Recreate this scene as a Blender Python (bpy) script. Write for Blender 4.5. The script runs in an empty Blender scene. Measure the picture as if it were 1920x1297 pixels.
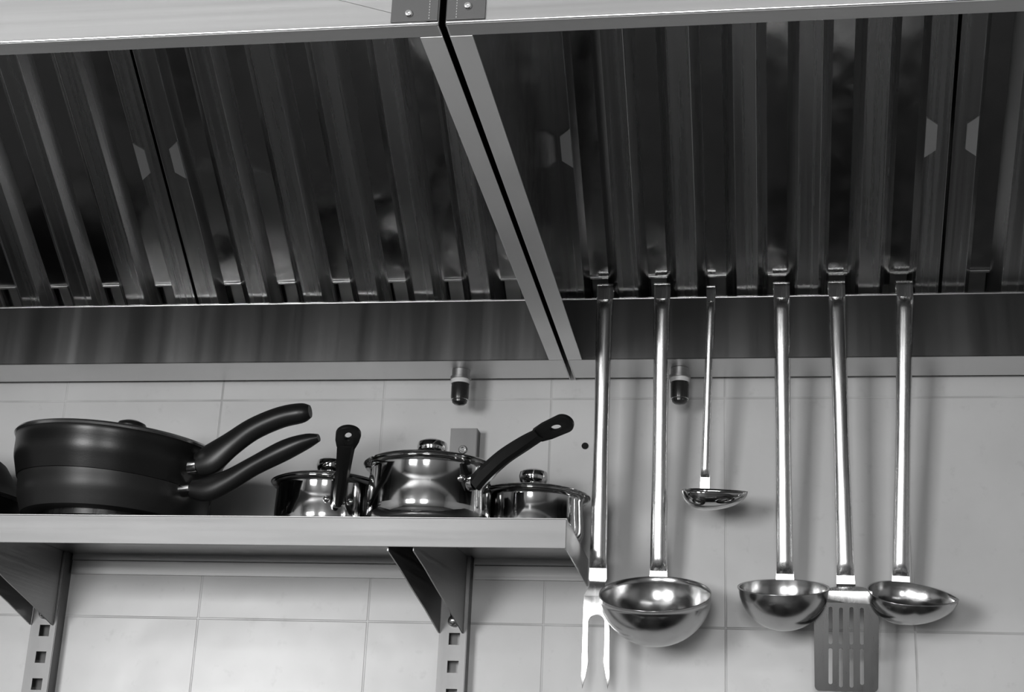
import bpy, bmesh, math
from mathutils import Vector, Matrix
PI = math.pi
S = bpy.context.scene
COL = S.collection
ZO = 2.07                      # height of the reference tile seam above the floor

# ------------------------------------------------------------------ camera, light, exposure
YAW, PITCH, ROLL = 0.16673314, 0.33396119, 0.04489395
cam_d = bpy.data.cameras.new('camera'); cam = bpy.data.objects.new('camera', cam_d); COL.objects.link(cam)
cam_d.sensor_width = 36.0; cam_d.lens = 2850.0 / 1920.0 * 36.0; cam_d.clip_start = 0.05
cy, sy = math.cos(YAW), math.sin(YAW)
fwd = Vector((-sy * math.cos(PITCH), cy * math.cos(PITCH), math.sin(PITCH)))
rt = Vector((cy, sy, 0)); up = rt.cross(fwd)
r2 = math.cos(ROLL) * rt + math.sin(ROLL) * up
u2 = -math.sin(ROLL) * rt + math.cos(ROLL) * up
mw = Matrix((r2, u2, -fwd)).transposed().to_4x4()
mw.translation = Vector((0.03253652, -1.67398084, -0.5232057 + ZO))
cam.matrix_world = mw
S.camera = cam
vs = S.view_settings
vs.view_transform = 'Standard'; vs.look = 'None'; vs.gamma = 1.0; vs.use_curve_mapping = False
vs.exposure = 0.05

w = bpy.data.worlds.new('world'); S.world = w; w.use_nodes = True
w.node_tree.nodes['Background'].inputs[0].default_value = (1, 1, 1, 1)
w.node_tree.nodes['Background'].inputs[1].default_value = 0.05

def area(name, loc, target, sx, sy_, power, spread=180):
    l = bpy.data.lights.new(name, 'AREA'); l.shape = 'RECTANGLE'; l.size = sx; l.size_y = sy_; l.energy = power
    l.spread = math.radians(spread)
    o = bpy.data.objects.new(name, l); COL.objects.link(o)
    o.location = Vector(loc) + Vector((0, 0, ZO))
    d = Vector(target) - Vector(loc); o.rotation_euler = d.to_track_quat('-Z', 'Y').to_euler()
    return o
# two daylight windows in the wall behind the camera, then the ceiling lamps of the kitchen
W1X, W2X = -1.75, -0.10
area('daylight_left', (W1X, -3.86, -0.25), (W1X + 1.5, 0, -0.25), 1.00, 0.95, 80)
area('daylight_middle', (W2X, -3.86, -0.30), (W2X, 0, -0.30), 0.60, 0.90, 27)
area('ceiling_light_a', (-1.2, -2.6, 0.66), (-1.2, -2.6, -1), 1.2, 0.30, 2.5)
area('ceiling_light_b', (1.0, -2.6, 0.66), (1.0, -2.6, -1), 1.2, 0.30, 17)

# ------------------------------------------------------------------ materials
def mat(name, col, metal=0.0, rough=0.5, build=None, spec=0.5):
    m = bpy.data.materials.new(name); m.use_nodes = True
    nt = m.node_tree; b = nt.nodes['Principled BSDF']
    b.inputs['Base Color'].default_value = (col, col, col, 1)
    b.inputs['Metallic'].default_value = metal; b.inputs['Roughness'].default_value = rough
    b.inputs['Specular IOR Level'].default_value = spec
    if build: build(nt, b)
    return m
def coords(nt, scale, kind='Object'):
    tc = nt.nodes.new('ShaderNodeTexCoord'); mp = nt.nodes.new('ShaderNodeMapping')
    mp.inputs['Scale'].default_value = scale
    nt.links.new(tc.outputs[kind], mp.inputs['Vector']); return mp.outputs['Vector']
def noise(nt, vec, sc, det=4, rough=0.55):
    n = nt.nodes.new('ShaderNodeTexNoise'); n.inputs['Scale'].default_value = sc; n.inputs['Detail'].default_value = det
    n.inputs['Roughness'].default_value = rough
    nt.links.new(vec, n.inputs['Vector']); return n.outputs['Fac']
def ramp(nt, fac, a, b, lo, hi):
    r = nt.nodes.new('ShaderNodeMapRange'); r.inputs['From Min'].default_value = a; r.inputs['From Max'].default_value = b
    r.inputs['To Min'].default_value = lo; r.inputs['To Max'].default_value = hi
    nt.links.new(fac, r.inputs['Value']); return r.outputs['Result']
def grey(nt, v, sock):
    c = nt.nodes.new('ShaderNodeCombineColor')
    for i in range(3): nt.links.new(v, c.inputs[i])
    nt.links.new(c.outputs[0], sock)
def bump(nt, h, b, strength, dist=0.001, prev=None):
    n = nt.nodes.new('ShaderNodeBump'); n.inputs['Strength'].default_value = strength; n.inputs['Distance'].default_value = dist
    nt.links.new(h, n.inputs['Height'])
    if prev: nt.links.new(prev, n.inputs['Normal'])
    nt.links.new(n.outputs['Normal'], b.inputs['Normal']); return n.outputs['Normal']
def brushed(scale, blotch=3.0, r0=0.24, r1=0.42, c0=0.5, c1=0.66, bs=0.25):
    def f(nt, b):
        v = coords(nt, scale); n = noise(nt, v, 1.0, 5)
        q = noise(nt, coords(nt, (1, 1, 1)), blotch, 4)
        nt.links.new(ramp(nt, n, 0.3, 0.7, r0, r1), b.inputs['Roughness'])
        mx = nt.nodes.new('ShaderNodeMath'); mx.operation = 'MULTIPLY_ADD'; mx.inputs[1].default_value = 0.5
        nt.links.new(n, mx.inputs[0])
        m2 = nt.nodes.new('ShaderNodeMath'); m2.operation = 'MULTIPLY'; m2.inputs[1].default_value = 0.5
        nt.links.new(q, m2.inputs[0]); nt.links.new(m2.outputs[0], mx.inputs[2])
        grey(nt, ramp(nt, mx.outputs[0], 0.3, 0.7, c0, c1), b.inputs['Base Color'])
        bump(nt, n, b, bs, 0.0004)
    return f
def wavy(sc, st, dist=0.004, r=0.08):
    def f(nt, b):
        n = noise(nt, coords(nt, (1, 1, 1)), sc, 2); bump(nt, n, b, st, dist)
        q = noise(nt, coords(nt, (1, 1, 1)), 45, 4)
        nt.links.new(ramp(nt, q, 0.3, 0.75, r, r + 0.10), b.inputs['Roughness'])
    return f
M_BRUSH_X = mat('brushed_steel_along', 0.6, 1, 0.3, brushed((2, 150, 150), 3, 0.30, 0.42, 0.36, 0.46, 0.06))
M_BRUSH_Z = mat('brushed_steel_upright', 0.6, 1, 0.3, brushed((350, 350, 2)))
M_FLANGE = mat('matt_steel_underside', 0.6, 1, 0.4, brushed((6, 6, 6), 5, 0.36, 0.5, 0.62, 0.72, 0.1))
M_FASCIA = mat('bright_steel_fascia', 0.7, 1, 0.3, brushed((2, 200, 200), 2, 0.42, 0.52, 0.37, 0.46, 0.06))
M_GUTTER = mat('gutter_steel', 0.6, 1, 0.25, brushed((22, 22, 0.6), 2, 0.16, 0.26, 0.50, 0.60, 0.03))
M_FILTER = mat('filter_steel', 0.5, 1, 0.2, brushed((160, 2, 2), 6, 0.20, 0.32, 0.54, 0.64, 0.05))
M_MIRROR = mat('mirror_steel', 0.55, 1, 0.08, wavy(9, 0.5))
M_SIDE = mat('side_panel_steel', 0.45, 1, 0.15, wavy(4, 0.2, r=0.12))
M_SHELF = mat('shelf_lip_steel', 0.4, 1, 0.5, brushed((2, 60, 60), 3, 0.44, 0.56, 0.20, 0.27, 0.05))
M_LIP = mat('polished_edge', 0.85, 1, 0.25)
M_POT = mat('polished_pot_steel', 0.62, 1, 0.06, wavy(14, 0.15, 0.002, 0.04))
M_POTRIM = mat('pot_rim_steel', 0.7, 1, 0.12)
M_UT = mat('utensil_steel', 0.75, 1, 0.25, brushed((300, 300, 8), 30, 0.22, 0.30, 0.72, 0.82, 0.04))
M_UT2 = mat('utensil_bowl_steel', 0.6, 1, 0.22, brushed((60, 60, 60), 30, 0.16, 0.26, 0.46, 0.56, 0.05))
M_UTB = mat('utensil_blade_steel', 0.35, 1, 0.3, brushed((200, 200, 8), 8, 0.26, 0.32, 0.045, 0.065, 0.02))
def spk(nt, b):
    n = noise(nt, coords(nt, (1, 1, 1)), 900, 2); bump(nt, n, b, 0.15, 0.0003)
M_PAN = mat('black_nonstick', 0.008, 0, 0.30, spk, 0.35)
M_PAN2 = mat('dark_grey_nonstick', 0.014, 0, 0.40, spk, 0.4)
M_BLACK = mat('black_handle_plastic', 0.010, 0, 0.34, None, 0.35)
M_MATT = mat('matt_black_coating', 0.012, 0, 0.6, None, 0.12)
M_HOLE = mat('dark_cavity', 0.004, 0, 0.9)
M_GREYPL = mat('dark_grey_plate', 0.11, 0.3, 0.5)
M_POST = mat('upright_steel', 0.42, 1, 0.36, brushed((60, 60, 3), 8, 0.42, 0.50, 0.14, 0.19, 0.05))
M_BRKT = mat('bracket_steel', 0.34, 1, 0.4, brushed((3, 3, 300), 8, 0.34, 0.5, 0.3, 0.42))
M_HEX = mat('filter_handle_satin', 0.8, 0.0, 0.5)
M_SCREW = mat('screw_steel', 0.8, 1, 0.2)
M_WHITE = mat('white_plastic_ring', 0.65, 0, 0.5)
M_DARKPL = mat('dark_nozzle_plastic', 0.02, 0, 0.25)
def tile(nt, b):
    tc = nt.nodes.new('ShaderNodeTexCoord'); sp = nt.nodes.new('ShaderNodeSeparateXYZ')
    nt.links.new(tc.outputs['Object'], sp.inputs[0])
    def seam(sock, per, off):
        a = nt.nodes.new('ShaderNodeMath'); a.operation = 'ADD'; a.inputs[1].default_value = off + per * 50 + per / 2
        nt.links.new(sock, a.inputs[0])
        m = nt.nodes.new('ShaderNodeMath'); m.operation = 'MODULO'; m.inputs[1].default_value = per
        nt.links.new(a.outputs[0], m.inputs[0])
        s = nt.nodes.new('ShaderNodeMath'); s.operation = 'SUBTRACT'; s.inputs[1].default_value = per / 2
        nt.links.new(m.outputs[0], s.inputs[0])
        c = nt.nodes.new('ShaderNodeMath'); c.operation = 'ABSOLUTE'; nt.links.new(s.outputs[0], c.inputs[0])
        return c.outputs[0]
    sx = seam(sp.outputs['X'], 0.2, 0.0); sz = seam(sp.outputs['Z'], 0.2615, 0.0)
    mn = nt.nodes.new('ShaderNodeMath'); mn.operation = 'MINIMUM'; nt.links.new(sx, mn.inputs[0]); nt.links.new(sz, mn.inputs[1])
    face = ramp(nt, mn.outputs[0], 0.0005, 0.0014, 0, 1)
    n1 = noise(nt, coords(nt, (1, 1, 1)), 6, 5); n2 = noise(nt, coords(nt, (1, 1, 1)), 55, 4, 0.6)
    base = ramp(nt, n1, 0.3, 0.7, 0.50, 0.58)
    st = ramp(nt, n2, 0.60, 0.78, 1.0, 0.86)
    m1 = nt.nodes.new('ShaderNodeMath'); m1.operation = 'MULTIPLY'; nt.links.new(base, m1.inputs[0]); nt.links.new(st, m1.inputs[1])
    gr = ramp(nt, noise(nt, coords(nt, (1, 1, 1)), 9, 3), 0.35, 0.65, 0.70, 1.12)
    g2 = nt.nodes.new('ShaderNodeMix'); g2.data_type = 'FLOAT'
    nt.links.new(face, g2.inputs['Factor']); nt.links.new(gr, g2.inputs['A']); g2.inputs['B'].default_value = 1.0
    m2 = nt.nodes.new('ShaderNodeMath'); m2.operation = 'MULTIPLY'
    nt.links.new(m1.outputs[0], m2.inputs[0]); nt.links.new(g2.outputs['Result'], m2.inputs[1])
    grey(nt, m2.outputs[0], b.inputs['Base Color'])
    p = bump(nt, face, b, 0.5, 0.0012)
    bump(nt, noise(nt, coords(nt, (1, 1, 1)), 10, 2), b, 0.25, 0.004, p)
M_TILE = mat('glazed_wall_tile', 0.55, 0, 0.28, tile)
M_ROOM = mat('plain_painted_wall', 0.42, 0, 0.8)
M_CEIL = mat('ceiling_paint', 0.75, 0, 0.8)
M_FLOOR = mat('dark_floor', 0.06, 0, 0.5)
M_RANGE = mat('range_enamel', 0.03, 0, 0.4)

# ------------------------------------------------------------------ builders (plain coordinates, metres; origin set per object)
def link(name, bm_, m, parent=None, org=(0, 0, 0), smooth=True, bevel=0, solid=0, ang=35):
    me = bpy.data.meshes.new(name)
    bmesh.ops.remove_doubles(bm_, verts=bm_.verts, dist=1e-6)
    bmesh.ops.recalc_face_normals(bm_, faces=bm_.faces)
    par_org = Vector(parent['_o']) if parent is not None else None
    o_ = par_org if par_org is not None else Vector(org)
    for v in bm_.verts: v.co -= o_
    bm_.to_mesh(me); bm_.free()
    if smooth:
        for p in me.polygons: p.use_smooth = True
        me.set_sharp_from_angle(angle=math.radians(ang))
    me.materials.append(m)
    o = bpy.data.objects.new(name, me); COL.objects.link(o)
    o['_o'] = tuple(o_)
    if parent is not None: o.parent = parent
    else: o.location = o_ + Vector((0, 0, ZO))
    if solid:
        md = o.modifiers.new('thickness', 'SOLIDIFY'); md.thickness = solid; md.offset = 0
    if bevel:
        md = o.modifiers.new('bevel', 'BEVEL'); md.width = bevel; md.segments = 2; md.limit_method = 'ANGLE'
        md.angle_limit = math.radians(30)
    return o
def thing(name, label, cat, org, group=None):
    o = bpy.data.objects.new(name, None); COL.objects.link(o); o.empty_display_size = 0.02
    o.location = Vector(org) + Vector((0, 0, ZO)); o['_o'] = tuple(org)
    o['label'] = label; o['category'] = cat
    if group: o['group'] = group
    return o
def BM(): return bmesh.new()
def box(b, x0, x1, y0, y1, z0, z1):
    vs_ = [b.verts.new((x, y, z)) for z in (z0, z1) for y in (y0, y1) for x in (x0, x1)]
    for f in ((0, 1, 3, 2), (4, 6, 7, 5), (0, 4, 5, 1), (2, 3, 7, 6), (0, 2, 6, 4), (1, 5, 7, 3)):
        b.faces.new([vs_[i] for i in f])
def loft(b, rings, cap=True, closed=True):
    R = [[b.verts.new(p) for p in r] for r in rings]
    n = len(R[0])
    for i in range(len(R) - 1):
        for j in range(n if closed else n - 1):
            k = (j + 1) % n
            b.faces.new((R[i][j], R[i][k], R[i + 1][k], R[i + 1][j]))
    if cap and closed:
        b.faces.new(R[0][::-1]); b.faces.new(R[-1])
def lathe(b, prof, c, n=64, tilt=None):
    """prof: (radius, height) pairs; tilt: 3x3 matrix"""
    c = Vector(c); rows = []
    for r, h in prof:
        row = []
        for i in range(n):
            a = 2 * PI * i / n
            p = Vector((r * math.cos(a), r * math.sin(a), h))
            if tilt: p = tilt @ p
            row.append(p + c)
        rows.append(row)
    loft(b, rows, cap=True)
def lathe_open(b, prof, c, n=64, tilt=None):
    c = Vector(c); rows = []
    for r, h in prof:
        row = [Vector((r * math.cos(2 * PI * i / n), r * math.sin(2 * PI * i / n), h)) for i in range(n)]
        rows.append([(tilt @ p if tilt else p) + c for p in row])
    loft(b, rows, cap=False)
def smooth_path(pts, n):
    """Catmull-Rom through points (tuples of any length)"""
    P = [Vector(p) if len(p) <= 4 else p for p in pts]
    out = []
    m = len(pts) - 1
    for i in range(n + 1):
        t = i / n * m; k = min(int(t), m - 1); f = t - k
        p0 = pts[max(k - 1, 0)]; p1 = pts[k]; p2 = pts[k + 1]; p3 = pts[min(k + 2, m)]
        out.append(tuple(0.5 * (2 * b_ + (c_ - a_) * f + (2 * a_ - 5 * b_ + 4 * c_ - d_) * f * f + (-a_ + 3 * b_ - 3 * c_ + d_) * f ** 3)
                         for a_, b_, c_, d_ in zip(p0, p1, p2, p3)))
    return out
def sweep(b, path, sec, side=None, upv=None, cap=True):
    """path: list of (x,y,z,w,h); sec: unit section points (u,v); frame: u along 'side', v along normal"""
    n = len(path); rings = []
    for i in range(n):
        p = Vector(path[i][:3]); a = Vector(path[max(i - 1, 0)][:3]); c = Vector(path[min(i + 1, n - 1)][:3])
        t = (c - a).normalized()
        if side is not None:
            s = Vector(side); s = (s - t * s.dot(t)).normalized(); v = s.cross(t)
        else:
            v = Vector(upv); v = (v - t * v.dot(t)).normalized(); s = t.cross(v)
        rings.append([p + s * (q[0] * path[i][3]) + v * (q[1] * path[i][4]) for q in sec])
    loft(b, rings, cap)
def ellipse_sec(n=20): return [(0.5 * math.cos(2 * PI * i / n), 0.5 * math.sin(2 * PI * i / n)) for i in range(n)]
def plate_mesh(outer, holes, thick, fn, bevel=0.0):
    """2-D outline with holes -> solid plate; fn maps (u, v, w) -> xyz"""
    cu = bpy.data.curves.new('tmp', 'CURVE'); cu.dimensions = '2D'; cu.fill_mode = 'BOTH'; cu.extrude = thick / 2
    if bevel: cu.bevel_depth = bevel; cu.bevel_resolution = 1; cu.extrude = thick / 2 - bevel; cu.offset = -bevel
    for poly in [outer] + holes:
        s = cu.splines.new('POLY'); s.points.add(len(poly) - 1)
        for i, p in enumerate(poly): s.points[i].co = (p[0], p[1], 0, 1)
        s.use_cyclic_u = True
    o = bpy.data.objects.new('tmp', cu); COL.objects.link(o)
    dg = bpy.context.evaluated_depsgraph_get(); dg.update()
    me = bpy.data.meshes.new_from_object(o.evaluated_get(dg))
    b = BM(); b.from_mesh(me)
    for v in b.verts: v.co = Vector(fn(*v.co))
    bpy.data.objects.remove(o); bpy.data.curves.remove(cu); bpy.data.meshes.remove(me)
    return b
def rrect(x0, x1, y0, y1, r, n=4):
    out = []
    for cx_, cy_, a0 in ((x1 - r, y1 - r, 0), (x0 + r, y1 - r, PI / 2), (x0 + r, y0 + r, PI), (x1 - r, y0 + r, 1.5 * PI)):
        for i in range(n + 1):
            a = a0 + PI / 2 * i / n; out.append((cx_ + r * math.cos(a), cy_ + r * math.sin(a)))
    return out
def struct(o): o['kind'] = 'structure'; return o

# ------------------------------------------------------------------ the room
b = BM(); box(b, -3.2, 3.0, 0, 0.12, -ZO, 0.75); struct(link('wall_back', b, M_TILE, smooth=False))
b = BM(); box(b, -3.2, 3.0, -4.1, 0, -ZO - 0.1, -ZO); struct(link('floor', b, M_FLOOR, smooth=False))
b = BM(); box(b, -3.2, 3.0, -4.1, 0.12, 0.75, 0.85); struct(link('ceiling', b, M_CEIL, smooth=False))
b = BM(); box(b, -3.3, -3.2, -4.1, 0.12, -ZO, 0.75); struct(link('wall_left', b, M_ROOM, smooth=False))
b = BM(); box(b, 3.0, 3.1, -4.1, 0.12, -ZO, 0.75); struct(link('wall_right', b, M_ROOM, smooth=False))
b = BM(); box(b, -3.2, 3.0, -4.1, -4.0, -ZO, 0.75); struct(link('wall_front', b, M_ROOM, smooth=False))
for i, (x, z, sw, sh) in enumerate(((W1X, -0.25, 1.00, 0.95), (W2X, -0.30, 0.60, 0.90))):
    b = BM()
    for a_ in (-1, 1):
        box(b, x + a_ * (sw / 2 + 0.03) - 0.03, x + a_ * (sw / 2 + 0.03) + 0.03, -4.0, -3.87, z - sh / 2 - 0.06, z + sh / 2 + 0.06)
        box(b, x - sw / 2, x + sw / 2, -4.0, -3.87, z + a_ * (sh / 2 + 0.03) - 0.03, z + a_ * (sh / 2 + 0.03) + 0.03)
    struct(link('window_%d' % (i + 1), b, M_CEIL, smooth=False))
b = BM()
lathe(b, [(0.0001, 0), (0.0034, 0), (0.004, 0.0008), (0.0001, 0.0012)], (0, 0, 0), 14, Matrix.Rotation(PI / 2, 3, 'X'))
for v in b.verts: v.co += Vector((-0.1591, -0.0002, -0.0567))
o = link('screw_hole', b, M_HOLE, org=(-0.1591, -0.0002, -0.0567)); o['label'] = 'small dark drilled hole in the wall tile beside the meat fork handle'; o['category'] = 'hole'

# ------------------------------------------------------------------ the hoods
YF, ZH, YT, ZT = -0.786, 0.0225, -0.0745, 0.095
def hood(xa, xb, open_side, label):
    org = ((xa + xb) / 2, -0.4, 0.0225)
    t = thing('range_hood', label, 'hood', org)
    b = BM()          # canopy: back, top, far side
    box(b, xa, xb, -0.012, -0.009, ZH + 0.002, 0.48); box(b, xa, xb, YF, -0.003, 0.48, 0.482)
    link('canopy', b, M_SIDE, t, smooth=False)
    b = BM()          # fascia with its folded bottom return
    box(b, xa, xb, YF, YF + 0.0012, ZH, 0.48); box(b, xa, xb, YF, YF + 0.0155, ZH, ZH + 0.0012)
    link('front_panel', b, M_FASCIA, t, smooth=False, bevel=0.0007)
    b = BM()
    n = 8
    sec = [(YF + 0.0007 * math.cos(2 * PI * i / n), ZH + 0.0013 + 0.0007 * math.sin(2 * PI * i / n)) for i in range(n)]
    loft(b, [[(x, y - 0.0003, z) for y, z in sec] for x in (xa + 0.0005, xb - 0.0005)])
    link('front_edge', b, M_LIP, t)
    sgn = 1 if open_side == 'right' else -1
    xs = xb if open_side == 'right' else xa
    b = BM()
    box(b, min(xs, xs - sgn * 0.0012), max(xs, xs - sgn * 0.0012), YF + 0.001, -0.003, ZH, 0.48)
    link('side_panel', b, M_SIDE, t, smooth=False)
    b = BM()
    box(b, min(xs, xs - sgn * 0.0162), max(xs, xs - sgn * 0.0162), YF + 0.0155, YT - 0.0006, ZH - 0.0004, ZH + 0.0012)
    link('side_flange', b, M_FLANGE, t, smooth=False, bevel=0.0004)
    xo = xa if open_side == 'right' else xb
    b = BM(); box(b, xo - 0.0006, xo + 0.0006, YF + 0.001, -0.003, ZH, 0.48); link('side_panel', b, M_SIDE, t, smooth=False)
    xi0, xi1 = (xa, xb - 0.0012) if open_side == 'right' else (xa + 0.0012, xb)
    b = BM(); box(b, xi0, xi1, YT, YT + 0.0012, ZH, ZT); link('gutter_face', b, M_GUTTER, t, smooth=False)
    b = BM(); box(b, xi0, xi1, YT, -0.009, ZH, ZH + 0.0012); link('gutter_floor', b, M_FLANGE, t, smooth=False, bevel=0.0004)
    b = BM()
    sec = [(YT + 0.001 + 0.0017 * math.cos(2 * PI * i / 12), ZT + 0.0017 * math.sin(2 * PI * i / 12)) for i in range(12)]
    loft(b, [[(x, y, z) for y, z in sec] for x in (xi0, xi1)])
    link('gutter_rim', b, M_LIP, t)
    # folded corner cover and its rivet on the fascia
    x0, x1, rx, rz = (-0.2115, -0.1785, -0.1988, 0.0312) if open_side == 'right' else (-0.1725, -0.1455, -0.1578, 0.0352)
    b = BM(); box(b, x0, x1, YF - 0.0012, YF, ZH + 0.0028, 0.48)
    cc = link('corner_cover', b, M_GREYPL, t, smooth=False, bevel=0.0003)
    b = BM()
    xl = x1 - 0.006 if open_side == 'right' else x0 + 0.007
    for k in range(40): box(b, xl - 0.00025, xl + 0.00025, YF - 0.00145, YF - 0.0011, ZH + 0.004 + k * 0.0022, ZH + 0.0052 + k * 0.0022)
    link('stitch_line', b, M_SCREW, cc, smooth=False)
    b = BM()
    lathe(b, [(0.0001, 0), (0.0028, 0), (0.0029, 0.0008), (0.0022, 0.0019), (0.0012, 0.0021), (0.0011, 0.0012), (0.0001, 0.0011)], (0, 0, 0), 24, Matrix.Rotation(PI / 2, 3, 'X'))
    for v in b.verts: v.co += Vector((rx, YF - 0.0012, rz))
    link('rivet', b, M_SCREW, cc)
    return t
hood(-1.60, -0.1778, 'right', 'left steel cooking hood above the pan shelf, nothing hanging from it')
hood(-0.1730, 1.25, 'left', 'right steel cooking hood with six utensils hanging on its gutter')

# ------------------------------------------------------------------ grease filters
A35 = math.radians(35)
FV = Vector((0, -math.cos(A35), math.sin(A35))); FW = Vector((0, -math.sin(A35), -math.cos(A35))); F0 = Vector((0, -0.0598, 0.0968))
FWID, FLEN = 0.4140, 0.50
PER, DEP, RH, SL = 0.0665, 0.0150, 0.0108, 0.0113
FSL = 0.0060
def fp(x, v, w_): return Vector((x, 0, 0)) + F0 + FV * v + FW * w_
def strip(b, prof, v0, v1, x0=0):
    """prof: open polyline of (x, w) extruded along v"""
    for (xa, wa), (xb, wb) in zip(prof[:-1], prof[1:]):
        q = [b.verts.new(fp(x0 + xa, v0, wa)), b.verts.new(fp(x0 + xb, v0, wb)), b.verts.new(fp(x0 + xb, v1, wb)), b.verts.new(fp(x0 + xa, v1, wa))]
        b.faces.new(q)
def grease_filter(xc, label):
    t = thing('grease_filter', label, 'filter', tuple(fp(xc, -0.03, -0.012)), 'steel baffle filters in the hoods')
    h = FWID / 2
    c0 = -2.5 * PER            # first recess centre
    b = BM()
    e = -(-h - (c0 - RH - SL))
    for s in (-1, 1):
        strip(b, [(s * h, -0.024), (s * h, 0), (s * (-c0 + RH + FSL), 0), (s * (-c0 + RH), -DEP)], -0.03, FLEN, xc)
    strip(b, [(-h + 0.001, 0.0002), (h - 0.001, 0.0002)], FLEN - 0.03, FLEN, xc)
    fr = link('frame', b, M_FILTER, t, smooth=False, solid=0.0010, bevel=0.0006)
    for k in range(5):
        x = c0 + PER * (k + 0.5); r = PER / 2 - RH
        b = BM()
        strip(b, [(-r - 0.001, -DEP - 0.003), (-r, -DEP), (-(r - SL), 0), (r - SL, 0), (r, -DEP), (r + 0.001, -DEP - 0.003)], -0.03, FLEN, xc + x)
        link('baffle', b, M_FILTER, t, smooth=False, solid=0.0010, bevel=0.0006)
    for k in range(6):
        x = c0 + PER * k
        b = BM(); strip(b, [(-RH - 0.001, -DEP), (RH + 0.001, -DEP)], 0.0235, FLEN, xc + x)
        bb = link('rear_baffle', b, M_MIRROR, t, smooth=False, solid=0.0010)
        b = BM()
        q = [fp(xc + x + sx * (RH - 0.0006), v, w_) for v in (0.0222, 0.0242) for w_, in ((-DEP,), (-DEP + 0.0016,)) for sx in (-1, 1)]
        vv = [b.verts.new(p) for p in q]
        for f in ((0, 1, 3, 2), (4, 6, 7, 5), (0, 4, 5, 1), (2, 3, 7, 6), (0, 2, 6, 4), (1, 5, 7, 3)): b.faces.new([vv[i] for i in f])
        link('hem', b, M_LIP, bb, smooth=False)
    b = BM()
    strip(b, [(-h + 0.001, -0.0235), (h - 0.001, -0.0235)], -0.03, FLEN, xc)
    link('back_plate', b, M_SIDE, t, smooth=False)
    for s in (-1, 1):
        xo, xi = s * (h - 0.0125), s * (-c0 + RH + FSL + 0.0003)
        pts = [(xi, 0.176), (xo, 0.1845), (xo, 0.2135), (xi, 0.222)]
        b = BM()
        lo = [b.verts.new(fp(xc + x, v, 0.0006)) for x, v in pts]; hi = [b.verts.new(fp(xc + x, v, 0.0022)) for x, v in pts]
        b.faces.new(lo); b.faces.new(hi)
        for i in range(4): b.faces.new((lo[i], lo[(i + 1) % 4], hi[(i + 1) % 4], hi[i]))
        link('handle', b, M_HEX, t, smooth=False)
    return t
JR = 0.2355
XR1 = JR - 0.0022 - FWID / 2
XL1 = -0.6185 + 0.0020 + FWID / 2
grease_filter(XR1, 'baffle filter behind the six hanging utensils')
grease_filter(JR + 0.0022 + FWID / 2, 'baffle filter cut by the right edge of the picture')
grease_filter(XL1, 'baffle filter in the left hood beside the gap between the hoods')
grease_filter(-0.6185 - 0.0020 - FWID / 2, 'baffle filter at the far left of the left hood')

# ------------------------------------------------------------------ fire nozzles under the gutter
for x, lb in ((-0.3005, 'dark capped nozzle with white ring above the saucepans'), (-0.0495, 'dark capped nozzle with grey ring behind the hanging ladles')):
    t = thing('hood_nozzle', lb, 'nozzle', (x, -0.04, ZH), 'nozzles under the hood gutters')
    c = (x, -0.04, 0)
    b = BM(); lathe(b, [(0.0001, 0.0222), (0.0104, 0.0222), (0.0104, 0.0145), (0.0120, 0.0140), (0.0120, 0.0110), (0.008, 0.010), (0.0001, 0.010)], c, 32); link('stem', b, M_BRKT, t)
    b = BM(); lathe(b, [(0.0001, 0.0105), (0.0108, 0.0109), (0.0112, 0.0085), (0.0108, 0.0058), (0.0001, 0.0062)], c, 32); link('ring', b, M_WHITE, t)
    b = BM(); lathe(b, [(0.0001, 0.0063), (0.0098, 0.0063), (0.0103, 0.003), (0.0102, -0.010), (0.0096, -0.0135), (0.0088, -0.0142), (0.0084, -0.0165), (0.006, -0.0185), (0.0001, -0.0195)], c, 32); link('cap', b, M_DARKPL, t)
    b = BM(); lathe(b, [(0.0089, -0.0139), (0.0097, -0.0137), (0.0097, -0.0128), (0.0089, -0.0126)], c, 32); link('collar', b, M_SCREW, t)

# ------------------------------------------------------------------ uprights, brackets, shelf
def upright(x0, x1, label):
    xc = (x0 + x1) / 2; d = 0.019
    t = thing('slotted_upright', label, 'shelf upright', (xc, 0, -0.9), 'slotted wall uprights carrying the shelf')
    holes = []
    for k in range(-1, 22):
        z = -0.2818 - 0.0303 * k
        if z > -0.9: holes.append([(xc - 0.0062 + 0.002, z - 0.0065), (xc + 0.0062 + 0.002, z - 0.0065), (xc + 0.0062 + 0.002, z + 0.0065), (xc - 0.0062 + 0.002, z + 0.0065)])
    holes.append([(xc - 0.0042 + 0.0038 * 1 + 0.0025 * math.cos(2 * PI * i / 16), -0.0667 + 0.0025 * math.sin(2 * PI * i / 16)) for i in range(16)])
    b = plate_mesh([(x0, -0.9), (x1, -0.9), (x1, -0.041), (x0, -0.041)], holes, 0.0015, lambda u, v, w_: (u, -d + w_, v))
    link('front_face', b, M_POST, t, smooth=False)
    for x in (x0, x1):
        b = BM(); box(b, x - 0.0007, x + 0.0007, -d, 0.0, -0.9, -0.041); link('side_web', b, M_POST, t, smooth=False)
    b = BM(); box(b, x0, x1, -d, 0, -0.042, -0.041); link('end_cap', b, M_POST, t, smooth=False)
    b = BM(); lathe(b, [(0.0022, 0), (0.0048, 0), (0.0050, 0.001), (0.0042, 0.0016), (0.0030, 0.0016), (0.0022, 0.0008)], (0, 0, 0), 24, Matrix.Rotation(PI / 2, 3, 'X'))
    for v in b.verts: v.co += Vector((xc, -d - 0.0008, -0.0667))
    link('screw', b, M_SCREW, t)
upright(-0.3125, -0.2825, 'slotted steel upright rising behind the middle saucepan')
upright(-0.7925, -0.7625, 'slotted steel upright at the far left under the black pans')
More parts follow.
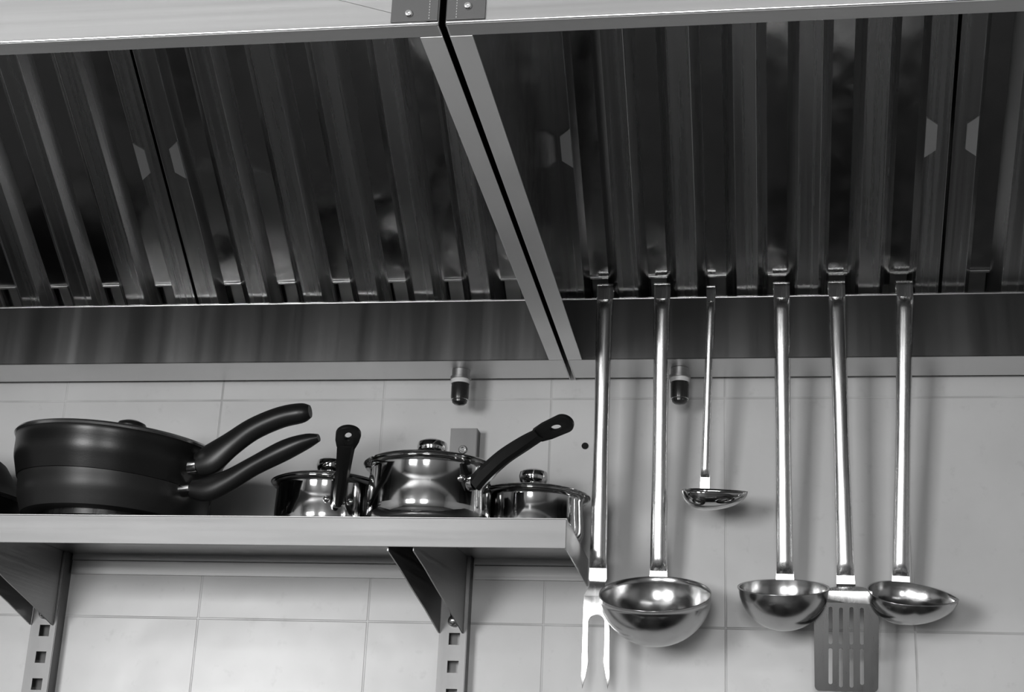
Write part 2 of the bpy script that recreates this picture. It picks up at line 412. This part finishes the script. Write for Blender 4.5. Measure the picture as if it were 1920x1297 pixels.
def bracket(xr, label):
    t = thing('shelf_bracket', label, 'bracket', (xr - 0.013, -0.02, -0.22), 'triangular brackets under the shelf')
    rot = math.radians(7.0)
    def tr(x, y, z):          # splayed a little to the left
        yy = y + 0.02; return (xr + x + yy * math.sin(rot), -0.02 + yy * math.cos(rot), z)
    bot = [(-0.0215, -0.276), (-0.072, -0.2585), (-0.118, -0.2445), (-0.160, -0.2305), (-0.196, -0.2205)]
    prof = [(-0.0215, -0.190), (-0.0215, -0.276)] + bot[1:] + [(-0.198, -0.190)]
    b = BM()
    for x in (0, -0.0015):
        pass
    lo = [b.verts.new(tr(0, y, z)) for y, z in prof]; hi = [b.verts.new(tr(-0.0015, y, z)) for y, z in prof]
    b.faces.new(lo); b.faces.new(hi)
    for i in range(len(prof)): b.faces.new((lo[i], lo[(i + 1) % len(prof)], hi[(i + 1) % len(prof)], hi[i]))
    link('plate', b, M_BRKT, t, smooth=False, bevel=0.0004)
    b = BM()
    tp = [(-0.0215, -0.1895), (-0.198, -0.1895)]
    rows = [[tr(0, y, z), tr(-0.028, y, z), tr(-0.028, y, z - 0.0015), tr(0, y, z - 0.0015)] for y, z in tp]
    loft(b, rows); link('top_web', b, M_BRKT, t, smooth=False)
    b = BM()
    lo = [b.verts.new(tr(-0.028, y, z)) for y, z in prof]; hi = [b.verts.new(tr(-0.0265, y, z)) for y, z in prof]
    b.faces.new(lo); b.faces.new(hi)
    for i in range(len(prof)): b.faces.new((lo[i], lo[(i + 1) % len(prof)], hi[(i + 1) % len(prof)], hi[i]))
    link('plate', b, M_BRKT, t, smooth=False)
    b = BM(); lathe(b, [(0.0001, 0), (0.0062, 0), (0.0066, 0.003), (0.0055, 0.0065), (0.003, 0.0085), (0.0001, 0.009)], (0, 0, 0), 24, Matrix.Rotation(PI / 2, 3, 'X'))
    for v in b.verts: v.co += Vector((xr - 0.0115, -0.0205, -0.2625))
    link('bolt', b, M_SCREW, t)
bracket(-0.2855, 'triangular steel bracket under the middle of the shelf')
bracket(-0.7655, 'triangular steel bracket at the left edge under the shelf')

SX0, SX1, SYF, SZT, SZB = -1.60, -0.152, -0.2045, -0.188, -0.2183
t = thing('wall_shelf', 'long stainless steel wall shelf carrying black pans and saucepans', 'shelf', (-0.8, -0.1, SZT))
b = BM(); box(b, SX0, SX1, SYF, -0.0195, SZT - 0.0012, SZT); box(b, SX0, -0.7940, -0.0195, -0.001, SZT - 0.0012, SZT)
box(b, -0.761, -0.314, -0.0195, -0.001, SZT - 0.0012, SZT); box(b, -0.281, SX1, -0.0195, -0.001, SZT - 0.0012, SZT)
link('shelf_top', b, M_BRUSH_X, t, smooth=False)
b = BM(); box(b, SX0, SX1, SYF, SYF + 0.0012, SZB, SZT); link('front_lip', b, M_SHELF, t, smooth=False, bevel=0.0006)
b = BM(); box(b, SX1 - 0.0012, SX1, SYF, -0.001, SZB, SZT); link('end_lip', b, M_BRUSH_X, t, smooth=False, bevel=0.0006)
b = BM()
for xa, xb in ((SX0, -0.795), (-0.760, -0.315), (-0.280, SX1 - 0.0012)):
    box(b, xa, xb, -0.006, -0.001, -0.1965, SZT); box(b, xa, xb, -0.0045, -0.0003, -0.2128, -0.1978)
link('rear_lip', b, M_BRUSH_X, t, smooth=False)

# ------------------------------------------------------------------ frying pans
def black_handle(pan, path, name='handle', m=M_BLACK, upv=(0, 0, 1), sec=None):
    b = BM(); sweep(b, smooth_path(path, 28), sec or ellipse_sec(20), upv=upv); return link(name, b, m, pan)
def pan(label, c, zb, zt, rb, rt, tilt, m, hpath, fer, disc):
    T = Matrix.Rotation(math.radians(tilt), 3, 'Y')
    t = thing('frying_pan', label, 'pan', (c[0], c[1], zb), 'black frying pans at the left of the shelf')
    h = zt - zb
    prof = [(0.0001, 0), (rb - 0.004, 0), (rb + 0.002, 0.0015), (rb + (rt - rb) * 0.45, h * 0.25), (rb + (rt - rb) * 0.80, h * 0.55), (rt - 0.0012, h * 0.90), (rt, h),
            (rt - 0.003, h), (rt - 0.0045, h * 0.9), (rb + (rt - rb) * 0.7 - 0.003, h * 0.5), (rb, 0.004), (0.0001, 0.0035)]
    prof = [prof[0], prof[1], prof[2]] + smooth_path([prof[2], prof[3], prof[4], prof[5], prof[6]], 14)[1:] + prof[7:]
    b = BM(); lathe(b, prof, (c[0], c[1], zb), 96, T)
    body = link('body', b, m, t, ang=50)
    if disc:
        b = BM(); lathe(b, [(0.0001, -0.0078), (0.0775, -0.0078), (0.0800, -0.0060), (0.0800, 0.0004), (0.0001, 0.0004)], (c[0], c[1], zb), 72); link('base_disc', b, M_UTB, t)
    black_handle(t, hpath)
    b = BM(); sweep(b, smooth_path(fer, 8), ellipse_sec(20), upv=(0, 0, 1)); link('ferrule', b, M_POTRIM, t)
    return t, T
CP = (-0.6670, -0.122)
lowp, T1 = pan('black frying pan at the bottom of the stack under the lidded pan', CP, -0.1800, -0.1385, 0.0935, 0.1050, 1.2, M_PAN2,
    [(-0.5600, -0.166, -0.1500, 0.014, 0.019), (-0.541, -0.169, -0.1510, 0.016, 0.027), (-0.517, -0.172, -0.1420, 0.018, 0.024), (-0.490, -0.176, -0.1275, 0.020, 0.0210),
     (-0.457, -0.181, -0.1120, 0.021, 0.0225), (-0.433, -0.184, -0.1030, 0.018, 0.0165), (-0.4190, -0.186, -0.0995, 0.009, 0.008)],
    [(-0.5810, -0.158, -0.1505, 0.018, 0.015), (-0.5585, -0.1665, -0.1500, 0.016, 0.0165)], True)
upp, T2 = pan('black frying pan with thin steel lid rim stacked on another pan', (CP[0], CP[1]), -0.1430, -0.0975, 0.1035, 0.1145, 3.0, M_PAN,
    [(-0.5560, -0.167, -0.1240, 0.016, 0.026), (-0.541, -0.169, -0.1180, 0.018, 0.034), (-0.520, -0.172, -0.1030, 0.018, 0.0280), (-0.495, -0.176, -0.0870, 0.020, 0.0250),
     (-0.465, -0.180, -0.0755, 0.021, 0.0235), (-0.441, -0.183, -0.0715, 0.020, 0.0215), (-0.4315, -0.184, -0.0700, 0.012, 0.014)],
    [(-0.5770, -0.160, -0.1250, 0.018, 0.020), (-0.5540, -0.1680, -0.1240, 0.016, 0.020)], False)
co = Vector((CP[0], CP[1], -0.1430)) + T2 @ Vector((0, 0, 0.0460))
def glassmat(nt, bs):
    bs.inputs['Transmission Weight'].default_value = 1.0; bs.inputs['IOR'].default_value = 1.45
M_GLASS = mat('lid_glass', 0.9, 0, 0.02, glassmat)
b = BM(); lathe(b, [(0.1115, 0.0008), (0.092, 0.0040), (0.065, 0.0070), (0.035, 0.0090), (0.0001, 0.0100), (0.0001, 0.0120), (0.035, 0.0110), (0.065, 0.0090), (0.092, 0.0060), (0.1115, 0.0028)], co, 64, T2)
ld = link('lid', b, M_GLASS, upp); ld['label'] = 'domed glass lid with thin steel rim and black knob'
b = BM(); lathe(b, [(0.1110, -0.0004), (0.1146, -0.0002), (0.1162, 0.0018), (0.1150, 0.0040), (0.1110, 0.0042)], co, 96, T2)
link('rim', b, M_LIP, ld)
b = BM(); lathe(b, [(0.0001, 0.0070), (0.010, 0.0070), (0.011, 0.017), (0.0165, 0.020), (0.0175, 0.0235), (0.015, 0.0275), (0.009, 0.0300), (0.0001, 0.0305)], co + T2 @ Vector((0.007, 0, 0.0050)), 40, T2)
link('knob', b, M_BLACK, ld)

# pan cut by the left edge: black body with a deep black domed cover
CX, CYY, RR = -0.9045, -0.110, 0.129
t = thing('covered_pan', 'black pan with deep black cover cut by the left edge of the picture', 'pan', (CX, CYY, SZT))
b = BM(); lathe(b, [(0.0001, 0.0002), (0.098, 0.0002), (0.101, 0.002), (0.112, 0.014), (RR - 0.006, 0.034), (RR - 0.010, 0.034), (0.100, 0.006), (0.0001, 0.005)], (CX, CYY, SZT), 80); link('body', b, M_PAN, t)
b = BM(); lathe(b, [(RR - 0.012, 0.0342), (RR, 0.0342), (RR, 0.0362), (0.119, 0.0400), (0.108, 0.053), (0.098, 0.070), (0.090, 0.082), (0.076, 0.092), (0.05, 0.098), (0.0001, 0.100), (0.0001, 0.097), (0.07, 0.090), (0.087, 0.08)], (CX, CYY, SZT), 80); cv = link('cover', b, M_MATT, t)
b = BM(); lathe(b, [(RR - 0.0005, 0.0338), (RR + 0.0006, 0.0342), (RR + 0.0006, 0.0352), (RR - 0.0005, 0.0355)], (CX, CYY, SZT), 80); link('edge_trim', b, M_POTRIM, cv)

# ------------------------------------------------------------------ saucepans
HEX = [(0.5, 0.0), (0.36, 0.34), (0.0, 0.52), (-0.36, 0.34), (-0.5, 0.0), (-0.30, -0.40), (0.0, -0.5), (0.30, -0.40)]
def pot(label, c, rb, rr, h, group, handle=None):
    z0 = SZT + 0.0002
    t = thing('saucepan', label, 'saucepan', (c[0], c[1], z0), group)
    outer = [(0.0001, 0.0), (rb - 0.020, 0.0), (rb - 0.014, 0.0006), (rb - 0.009, 0.0020), (rb - 0.003, 0.0065), (rb - 0.0006, 0.012), (rb, 0.018), (rb - 0.0002, h * 0.6), (rb - 0.001, h - 0.005), (rb - 0.0002, h - 0.002), (rr - 0.0015, h), (rr - 0.002, h + 0.0012)]
    prof = outer + [(rb - 0.003, h), (rb - 0.003, 0.01), (rb - 0.02, 0.002), (0.0001, 0.002)]
    b = BM(); lathe(b, prof, (c[0], c[1], z0), 96); link('body', b, M_POT, t, ang=60)
    if handle:
        path, prl, wdt = handle
        b = BM(); sweep(b, smooth_path(path[0], 30), HEX, upv=(0, 0, 1)); hd = link('handle', b, M_BLACK, t, ang=28)
        # flat rounded end pad with the hanging hole
        P = Vector(path[1]); D = (Vector(path[2]) - P).normalized(); s = D.cross(Vector((0, 0, 1))).normalized(); nn = s.cross(D).normalized(); RQ = Matrix.Rotation(math.radians(prl), 3, D); s = RQ @ s; nn = RQ @ nn
        L = (Vector(path[2]) - P).length
        out = []
        for i in range(25):
            a = -PI / 2 + PI * i / 24
            out.append((L - wdt / 2 + wdt / 2 * math.cos(a), wdt / 2 * math.sin(a)))
        out += [(L * 0.2, wdt * 0.47), (-0.004, wdt * 0.38), (-0.015, 0.0), (-0.004, -wdt * 0.38), (L * 0.2, -wdt * 0.47)]
        ho = [(L * 0.50 + 0.0062 * math.cos(2 * PI * i / 20), 0.0034 * math.sin(2 * PI * i / 20)) for i in range(20)]
        b = plate_mesh(out, [ho], 0.0052, lambda u, v, w_: tuple(P + D * u + s * v + nn * w_), 0.0012)
        link('hanging_end', b, M_BLACK, hd)
        F = path[3]
        b = BM(); sweep(b, smooth_path(F, 8), ellipse_sec(20), upv=(0, 0, 1)); link('ferrule', b, M_POTRIM, t)
        for k in (-1, 1):
            q = Vector(F[0][:3]); dr = (Vector((q.x - c[0], q.y - c[1], 0))).normalized(); sd = Vector((-dr.y, dr.x, 0))
            b = BM(); bmesh.ops.create_uvsphere(b, u_segments=16, v_segments=10, radius=0.0036)
            ce = Vector((c[0], c[1], 0)) + (dr * math.cos(k * 0.22) + sd * math.sin(k * 0.22)) * (rb + 0.0008) + Vector((0, 0, q.z + 0.002))
            for v in b.verts: v.co = v.co + ce
            link('rivet', b, M_SCREW, t)
    return t
def lid(p, c, rr, z):
    b = BM(); lathe(b, [(rr - 0.004, -0.0008), (rr - 0.0002, -0.0002), (rr + 0.0008, 0.0010), (rr - 0.0002, 0.0022), (rr - 0.008, 0.0034), (rr - 0.016, 0.0052), (0.030, 0.0105), (0.0001, 0.0125),
                       (0.0001, 0.0115), (0.030, 0.0095), (rr - 0.016, 0.0042), (rr - 0.006, 0.001)], (c[0], c[1], z), 96); t = link('lid', b, M_POT, p, ang=60)
    b = BM(); lathe(b, [(0.0001, 0.0118), (0.0105, 0.0118), (0.0105, 0.0165), (0.0001, 0.0165)], (c[0], c[1], z), 40); link('knob_stem', b, M_POTRIM, t)
    b = BM(); lathe(b, [(0.0001, 0.0160), (0.0125, 0.0160), (0.0150, 0.0185), (0.0162, 0.0240), (0.0152, 0.0285), (0.0110, 0.0310), (0.0001, 0.0318)], (c[0], c[1], z), 48); link('knob', b, M_POT, t)
G = 'stainless steel saucepans on the shelf'
C1, C2, C3 = (-0.4310, -0.0900), (-0.3060, -0.1440), (-0.2075, -0.0660)
p1 = pot('small steel saucepan whose black handle points up at the viewer', C1, 0.0580, 0.0635, 0.0575, G,
    ([[(-0.4015, -0.1515, -0.1600, 0.011, 0.013), (-0.3975, -0.166, -0.1555, 0.013, 0.013), (-0.389, -0.190, -0.1420, 0.0145, 0.012), (-0.381, -0.215, -0.1275, 0.017, 0.011), (-0.3755, -0.232, -0.1195, 0.019, 0.008)],
      (-0.3755, -0.232, -0.1190), (-0.3665, -0.256, -0.1075), [(-0.4045, -0.1425, -0.158, 0.014, 0.011), (-0.4015, -0.153, -0.158, 0.012, 0.012)]], 0, 0.0255))
p2 = pot('large steel saucepan with black handle rising to the right', C2, 0.0650, 0.0705, 0.0635, G,
    ([[(-0.2500, -0.1845, -0.1480, 0.014, 0.020), (-0.2390, -0.1915, -0.1390, 0.016, 0.019), (-0.2180, -0.2050, -0.1250, 0.017, 0.017), (-0.1950, -0.2200, -0.1150, 0.0185, 0.015), (-0.1770, -0.2320, -0.1085, 0.020, 0.010)],
      (-0.1770, -0.2320, -0.1085), (-0.1440, -0.2530, -0.1005), [(-0.2610, -0.1765, -0.1460, 0.022, 0.018), (-0.2500, -0.1840, -0.1460, 0.015, 0.017)]], -32, 0.0215))
p3 = pot('low steel saucepan at the right end of the shelf', C3, 0.0565, 0.0625, 0.0515, G)
lid(p1, C1, 0.0635, SZT + 0.0597)
lid(p2, C2, 0.0705, SZT + 0.0657)
lid(p3, C3, 0.0625, SZT + 0.0537)

# ------------------------------------------------------------------ hanging utensils
def handle_frame(T, B):
    T, B = Vector(T), Vector(B); a = (B - T).normalized(); s = Vector((1, 0, 0)); s = (s - a * s.dot(a)).normalized()
    n = s.cross(a)
    if n.y > 0: n = -n
    return T, B, a, s, n
def utensil_handle(t, T, B, wd, dp=0.0062, neck=0.010, hook=True, top_gap=0.0):
    T, B, a, s, n = handle_frame(T, B)
    L = (B - T).length
    b = BM(); rings = []
    N = 44
    for i in range(N + 1):
        u = i / N; d_ = u * L
        e = min(d_, L - d_) / 0.011; e = max(0.0, min(1.0, e)); k = math.sqrt(max(0.0, 1 - (1 - e) ** 2)) * 0.97 + 0.03
        wloc = wd * (1 - 0.10 * math.exp(-((u - 0.5) / 0.3) ** 2))
        ring = []
        for j in range(17):
            ph = PI * j / 16
            ring.append(T + a * d_ + s * (wloc / 2 * math.cos(ph)) + n * (dp * k * math.sin(ph) ** 0.9 + 0.0009 if 0 < j < 16 else 0.0006))
        ring += [T + a * d_ - s * (wloc / 2 * 0.96) - n * 0.0006, T + a * d_ + s * (wloc / 2 * 0.96) - n * 0.0006]
        rings.append(ring)
    loft(b, rings); link('handle', b, M_UT, t, ang=50)
    b = BM()                                   # flat strap: hook, back of the handle, neck
    r = 0.0068; yh = T.y; zc = T.z + 0.0130
    path = [(T.x, yh + 0.0002, T.z - 0.010), (T.x, yh + 0.0002, T.z), (T.x, yh + 0.0003, zc)]
    path += [(T.x, yh + r - r * math.cos(PI * i / 10), zc + r * 1.15 * math.sin(PI * i / 10)) for i in range(1, 11)]
    path += [(T.x, yh + 2 * r + 0.0003, zc - 0.012), (T.x, yh + 2 * r + 0.0006, zc - 0.022)]
    pw = [p + (wd * 0.97, 0.0014) for p in path]
    sweep(b, pw, [(-0.5, -0.5), (0.5, -0.5), (0.5, 0.5), (-0.5, 0.5)], side=(1, 0, 0)); link('hook', b, M_UT, t, ang=40)
    b = BM()
    e0, e1 = B - a * 0.010 - n * 0.0001, B + a * neck
    q = [tuple(e0) + (wd * 0.98, 0.0014), tuple(B) + (wd, 0.0014), tuple(e1) + (wd * 1.04, 0.0014)]
    sweep(b, q, [(-0.5, -0.5), (0.5, -0.5), (0.5, 0.5), (-0.5, 0.5)], side=(1, 0, 0)); link('neck', b, M_UT, t, ang=40)
    return a, s, n
def spoon_bowl(t, back, rf, th, dep, roll=0.0, lip=0.0, solid=0.0011, N=72, K=14, pw=1.0, shift=(0, 0), m=None):
    """rf(angle)->radius in the rim plane; angle 0 = +x, pi/2 = forward, rim plane tipped forward-down by th"""
    u = Vector((0, -math.cos(th), -math.sin(th))); nrm = Vector((0, -math.sin(th), math.cos(th))); x = Vector((1, 0, 0))
    c = Vector(back) + u * rf(-PI / 2)
    R3 = Matrix.Rotation(roll, 3, 'Y')
    b = BM(); rings = []
    def P(r, a, d_, k=1.0):
        sx, sy_ = shift
        v = x * (r * math.cos(a) + sx * (1 - k)) + u * (r * math.sin(a) + sy_ * (1 - k)) - nrm * d_
        return Vector(back) + R3 @ (c + v - Vector(back))
    if lip: rings.append([P(rf(2 * PI * i / N) + lip, 2 * PI * i / N, -0.0002) for i in range(N)])
    for k in range(K):
        e = k / K * PI / 2
        rings.append([P(rf(2 * PI * i / N) * math.cos(e) ** pw, 2 * PI * i / N, dep * math.sin(e), math.cos(e)) for i in range(N)])
    vr = [[b.verts.new(p) for p in r] for r in rings]
    for i in range(len(vr) - 1):
        for j in range(N): b.faces.new((vr[i][j], vr[i][(j + 1) % N], vr[i + 1][(j + 1) % N], vr[i + 1][j]))
    cen = b.verts.new(P(0, 0, dep, 0))
    for j in range(N): b.faces.new((vr[-1][j], vr[-1][(j + 1) % N], cen))
    return link('bowl', b, m or M_UT2, t, solid=solid, ang=70)

GU = 'utensils hanging from the hood gutter'
ZTOP = 0.0925
# 1 meat fork
t = thing('meat_fork', 'two-pronged steel meat fork hanging at the left end of the row', 'fork', (-0.1325, -0.0785, ZTOP), GU)
a, s, n = utensil_handle(t, (-0.1323, -0.0785, ZTOP), (-0.1350, -0.0560, -0.2085), 0.0185, neck=0.012)
b = BM()
path = [(-0.1351, -0.0552, -0.2200, 0.0192, 0.0014), (-0.1352, -0.0550, -0.2235, 0.0170, 0.0014), (-0.1354, -0.0572, -0.2290, 0.0170, 0.0014), (-0.1356, -0.0580, -0.2330, 0.0215, 0.0014), (-0.1358, -0.0585, -0.2395, 0.0268, 0.0014)]
sweep(b, smooth_path(path, 14), [(-0.5, -0.5), (0.5, -0.5), (0.5, 0.5), (-0.5, 0.5)], side=(1, 0, 0)); link('shoulder', b, M_UT, t, ang=40)
out = [(-0.0136, 0.0), (0.0132, 0.0), (0.0150, -0.014), (0.0156, -0.035), (0.0158, -0.075), (0.0156, -0.086), (0.0140, -0.0975), (0.0118, -0.086), (0.0084, -0.068), (0.0092, -0.060)]
out += [(0.0008 + 0.0084 * math.cos(a_), -0.0275 + 0.0070 * math.sin(a_)) for a_ in [PI * i / 12 for i in range(13)]]
out += [(-0.0074, -0.060), (-0.0066, -0.068), (-0.0100, -0.086), (-0.0128, -0.0975), (-0.0146, -0.086), (-0.0146, -0.075), (-0.0142, -0.035), (-0.0140, -0.014)]
fa = math.radians(-3.2)
b = plate_mesh(out, [], 0.0022, lambda u, v, w_: (-0.1358 + u, -0.0585 + v * math.sin(fa) + w_, -0.2390 + v * math.cos(fa)), 0.0005)
for v in b.verts:
    k = max(0.0, (-0.325 - v.co.z) / 0.012); v.co.y -= 0.004 * k * k
link('prongs', b, M_UT, t, ang=40)
# 2 large ladle
t = thing('ladle', 'largest round steel ladle hanging beside the meat fork', 'ladle', (-0.068, -0.0785, ZTOP), GU)
utensil_handle(t, (-0.0680, -0.0785, ZTOP), (-0.0713, -0.0370, -0.2070), 0.0185, neck=0.006)
spoon_bowl(t, (-0.0715, -0.0345, -0.2130), lambda a: 0.0580, math.radians(28), 0.0540, lip=0.0006)
# 3 small sauce spoon
t = thing('sauce_ladle', 'small pointed sauce ladle on a short thin handle', 'ladle', (-0.0135, -0.0785, ZTOP - 0.004), GU)
utensil_handle(t, (-0.0137, -0.0785, ZTOP - 0.004), (-0.0208, -0.0520, -0.1065), 0.0100, dp=0.0042, neck=0.012)
def drop(r0, tip, wdt=0.5, pwr=1.6):
    def f(a):
        c = math.cos(a); d = abs(math.atan2(math.sin(a), math.cos(a)))
        return r0 + (tip - r0) * max(0.0, 1 - (d / wdt)) ** pwr if d < wdt else r0
    return f
spoon_bowl(t, (-0.0209, -0.0505, -0.1185), drop(0.0240, 0.0460, 1.35, 1.9), math.radians(17), 0.0215, roll=math.radians(2.0), solid=0.0009, m=M_POT)
# 4 medium ladle
t = thing('ladle', 'medium round steel ladle hanging left of the slotted turner', 'ladle', (0.0640, -0.0785, ZTOP), GU)
utensil_handle(t, (0.0640, -0.0785, ZTOP - 0.001), (0.0634, -0.0370, -0.2085), 0.0185, neck=0.006)
spoon_bowl(t, (0.0608, -0.0345, -0.2145), lambda a: 0.0455, math.radians(20.5), 0.0440, lip=0.0018)
# 5 slotted turner
t = thing('slotted_turner', 'steel turner with eight slots hanging between two ladles', 'turner', (0.1240, -0.0785, ZTOP), GU)
utensil_handle(t, (0.1240, -0.0785, ZTOP - 0.001), (0.1256, -0.0560, -0.2130), 0.0185, neck=0.009)
b = BM()
path = [(0.1257, -0.0552, -0.2215, 0.0192, 0.0014), (0.1258, -0.0565, -0.2245, 0.0195, 0.0014), (0.1262, -0.0610, -0.2275, 0.036, 0.0014), (0.1265, -0.0640, -0.2310, 0.050, 0.0014), (0.1262, -0.0630, -0.2390, 0.052, 0.0014), (0.1255, -0.0618, -0.2425, 0.054, 0.0014)]
sweep(b, path, [(-0.5, -0.5), (0.5, -0.5), (0.5, 0.5), (-0.5, 0.5)], side=(1, 0, 0)); link('shoulder', b, M_UT, t, ang=30)
out = [(-0.0275, 0.0), (0.0275, 0.0), (0.0322, -0.008), (0.0330, -0.020)] + [(0.0320 - 0.005 + 0.005 * math.cos(a_), -0.085 + 0.005 * math.sin(a_)) for a_ in [-PI / 2 * i / 5 for i in range(6)]]
out += [(-0.0320 + 0.005 - 0.005 * math.sin(a_), -0.085 - 0.005 * math.cos(a_)) for a_ in [PI / 2 * i / 5 for i in range(6)]] + [(-0.0330, -0.020), (-0.0322, -0.008)]
holes = []
for k in range(4):
    x = -0.0160 + k * 0.0106
    for z0, z1 in ((-0.0045 - 0.0006 * (k % 2), -0.0425), (-0.0465, -0.0830 - (0.003 if k in (1, 2) else 0))):
        holes.append(rrect(x - 0.0020, x + 0.0020, z1, z0, 0.0018, 3))
ta = math.radians(-8.0)
b = plate_mesh(out, holes, 0.0014, lambda u, v, w_: (0.1252 + u + v * 0.02, -0.0618 + v * math.sin(ta) * 1.0 + w_, -0.2425 + v * math.cos(ta)))
link('blade', b, M_UTB, t, smooth=False)
# 6 spouted ladle
t = thing('spouted_ladle', 'oval steel ladle with pouring lip to the right, last in the row', 'ladle', (0.1970, -0.0785, ZTOP), GU)
utensil_handle(t, (0.1970, -0.0785, ZTOP - 0.002), (0.1834, -0.0420, -0.2100), 0.0180, neck=0.006)
spoon_bowl(t, (0.1832, -0.0400, -0.2160), drop(0.0345, 0.0560, 1.15, 1.3), math.radians(30), 0.0310, roll=math.radians(6.0), lip=0.0008)

# ------------------------------------------------------------------ the cooking range below (seen only in the mirror-like filters)
t = thing('cooking_range', 'dark cooking range below the hoods', 'cooker', (-0.3, -0.45, -ZO))
b = BM(); box(b, -1.7, 1.4, -0.80, -0.02, -ZO, -1.20); link('cabinet', b, M_RANGE, t, smooth=False)
for x in (-1.2, -0.5, 0.2, 0.9):
    for y in (-0.62, -0.22):
        b = BM(); lathe(b, [(0.13, -1.1995), (0.14, -1.1995), (0.14, -1.185), (0.13, -1.185)], (x, y, 0), 24); link('burner_ring', b, M_BLACK, t)
def stockpot(x, y, r, h, label):
    t = thing('stock_pot', label, 'pot', (x, y, -1.184), 'pots on the cooking range')
    b = BM(); lathe(b, [(0.0001, 0), (r - 0.01, 0), (r, 0.01), (r, h), (r + 0.006, h + 0.002), (r - 0.003, h + 0.002), (r - 0.003, 0.012), (0.0001, 0.006)], (x, y, -1.184), 48); link('body', b, M_POT, t)
    for s_ in (-1, 1):
        b = BM(); sweep(b, smooth_path([(x + s_ * r, y - 0.04, -1.184 + h * .8, .01, .01), (x + s_ * (r + .04), y, -1.184 + h * .8, .01, .01), (x + s_ * r, y + 0.04, -1.184 + h * .8, .01, .01)], 12), ellipse_sec(10), upv=(0, 0, 1)); link('handle', b, M_POTRIM, t)
stockpot(-0.5, -0.22, 0.14, 0.22, 'tall pot on the range, left')
stockpot(-0.5, -0.62, 0.12, 0.12, 'low pot on the range, left front')
stockpot(0.2, -0.62, 0.13, 0.16, 'pot on the range, right front')

for o in bpy.data.objects:
    if '_o' in o.keys(): del o['_o']
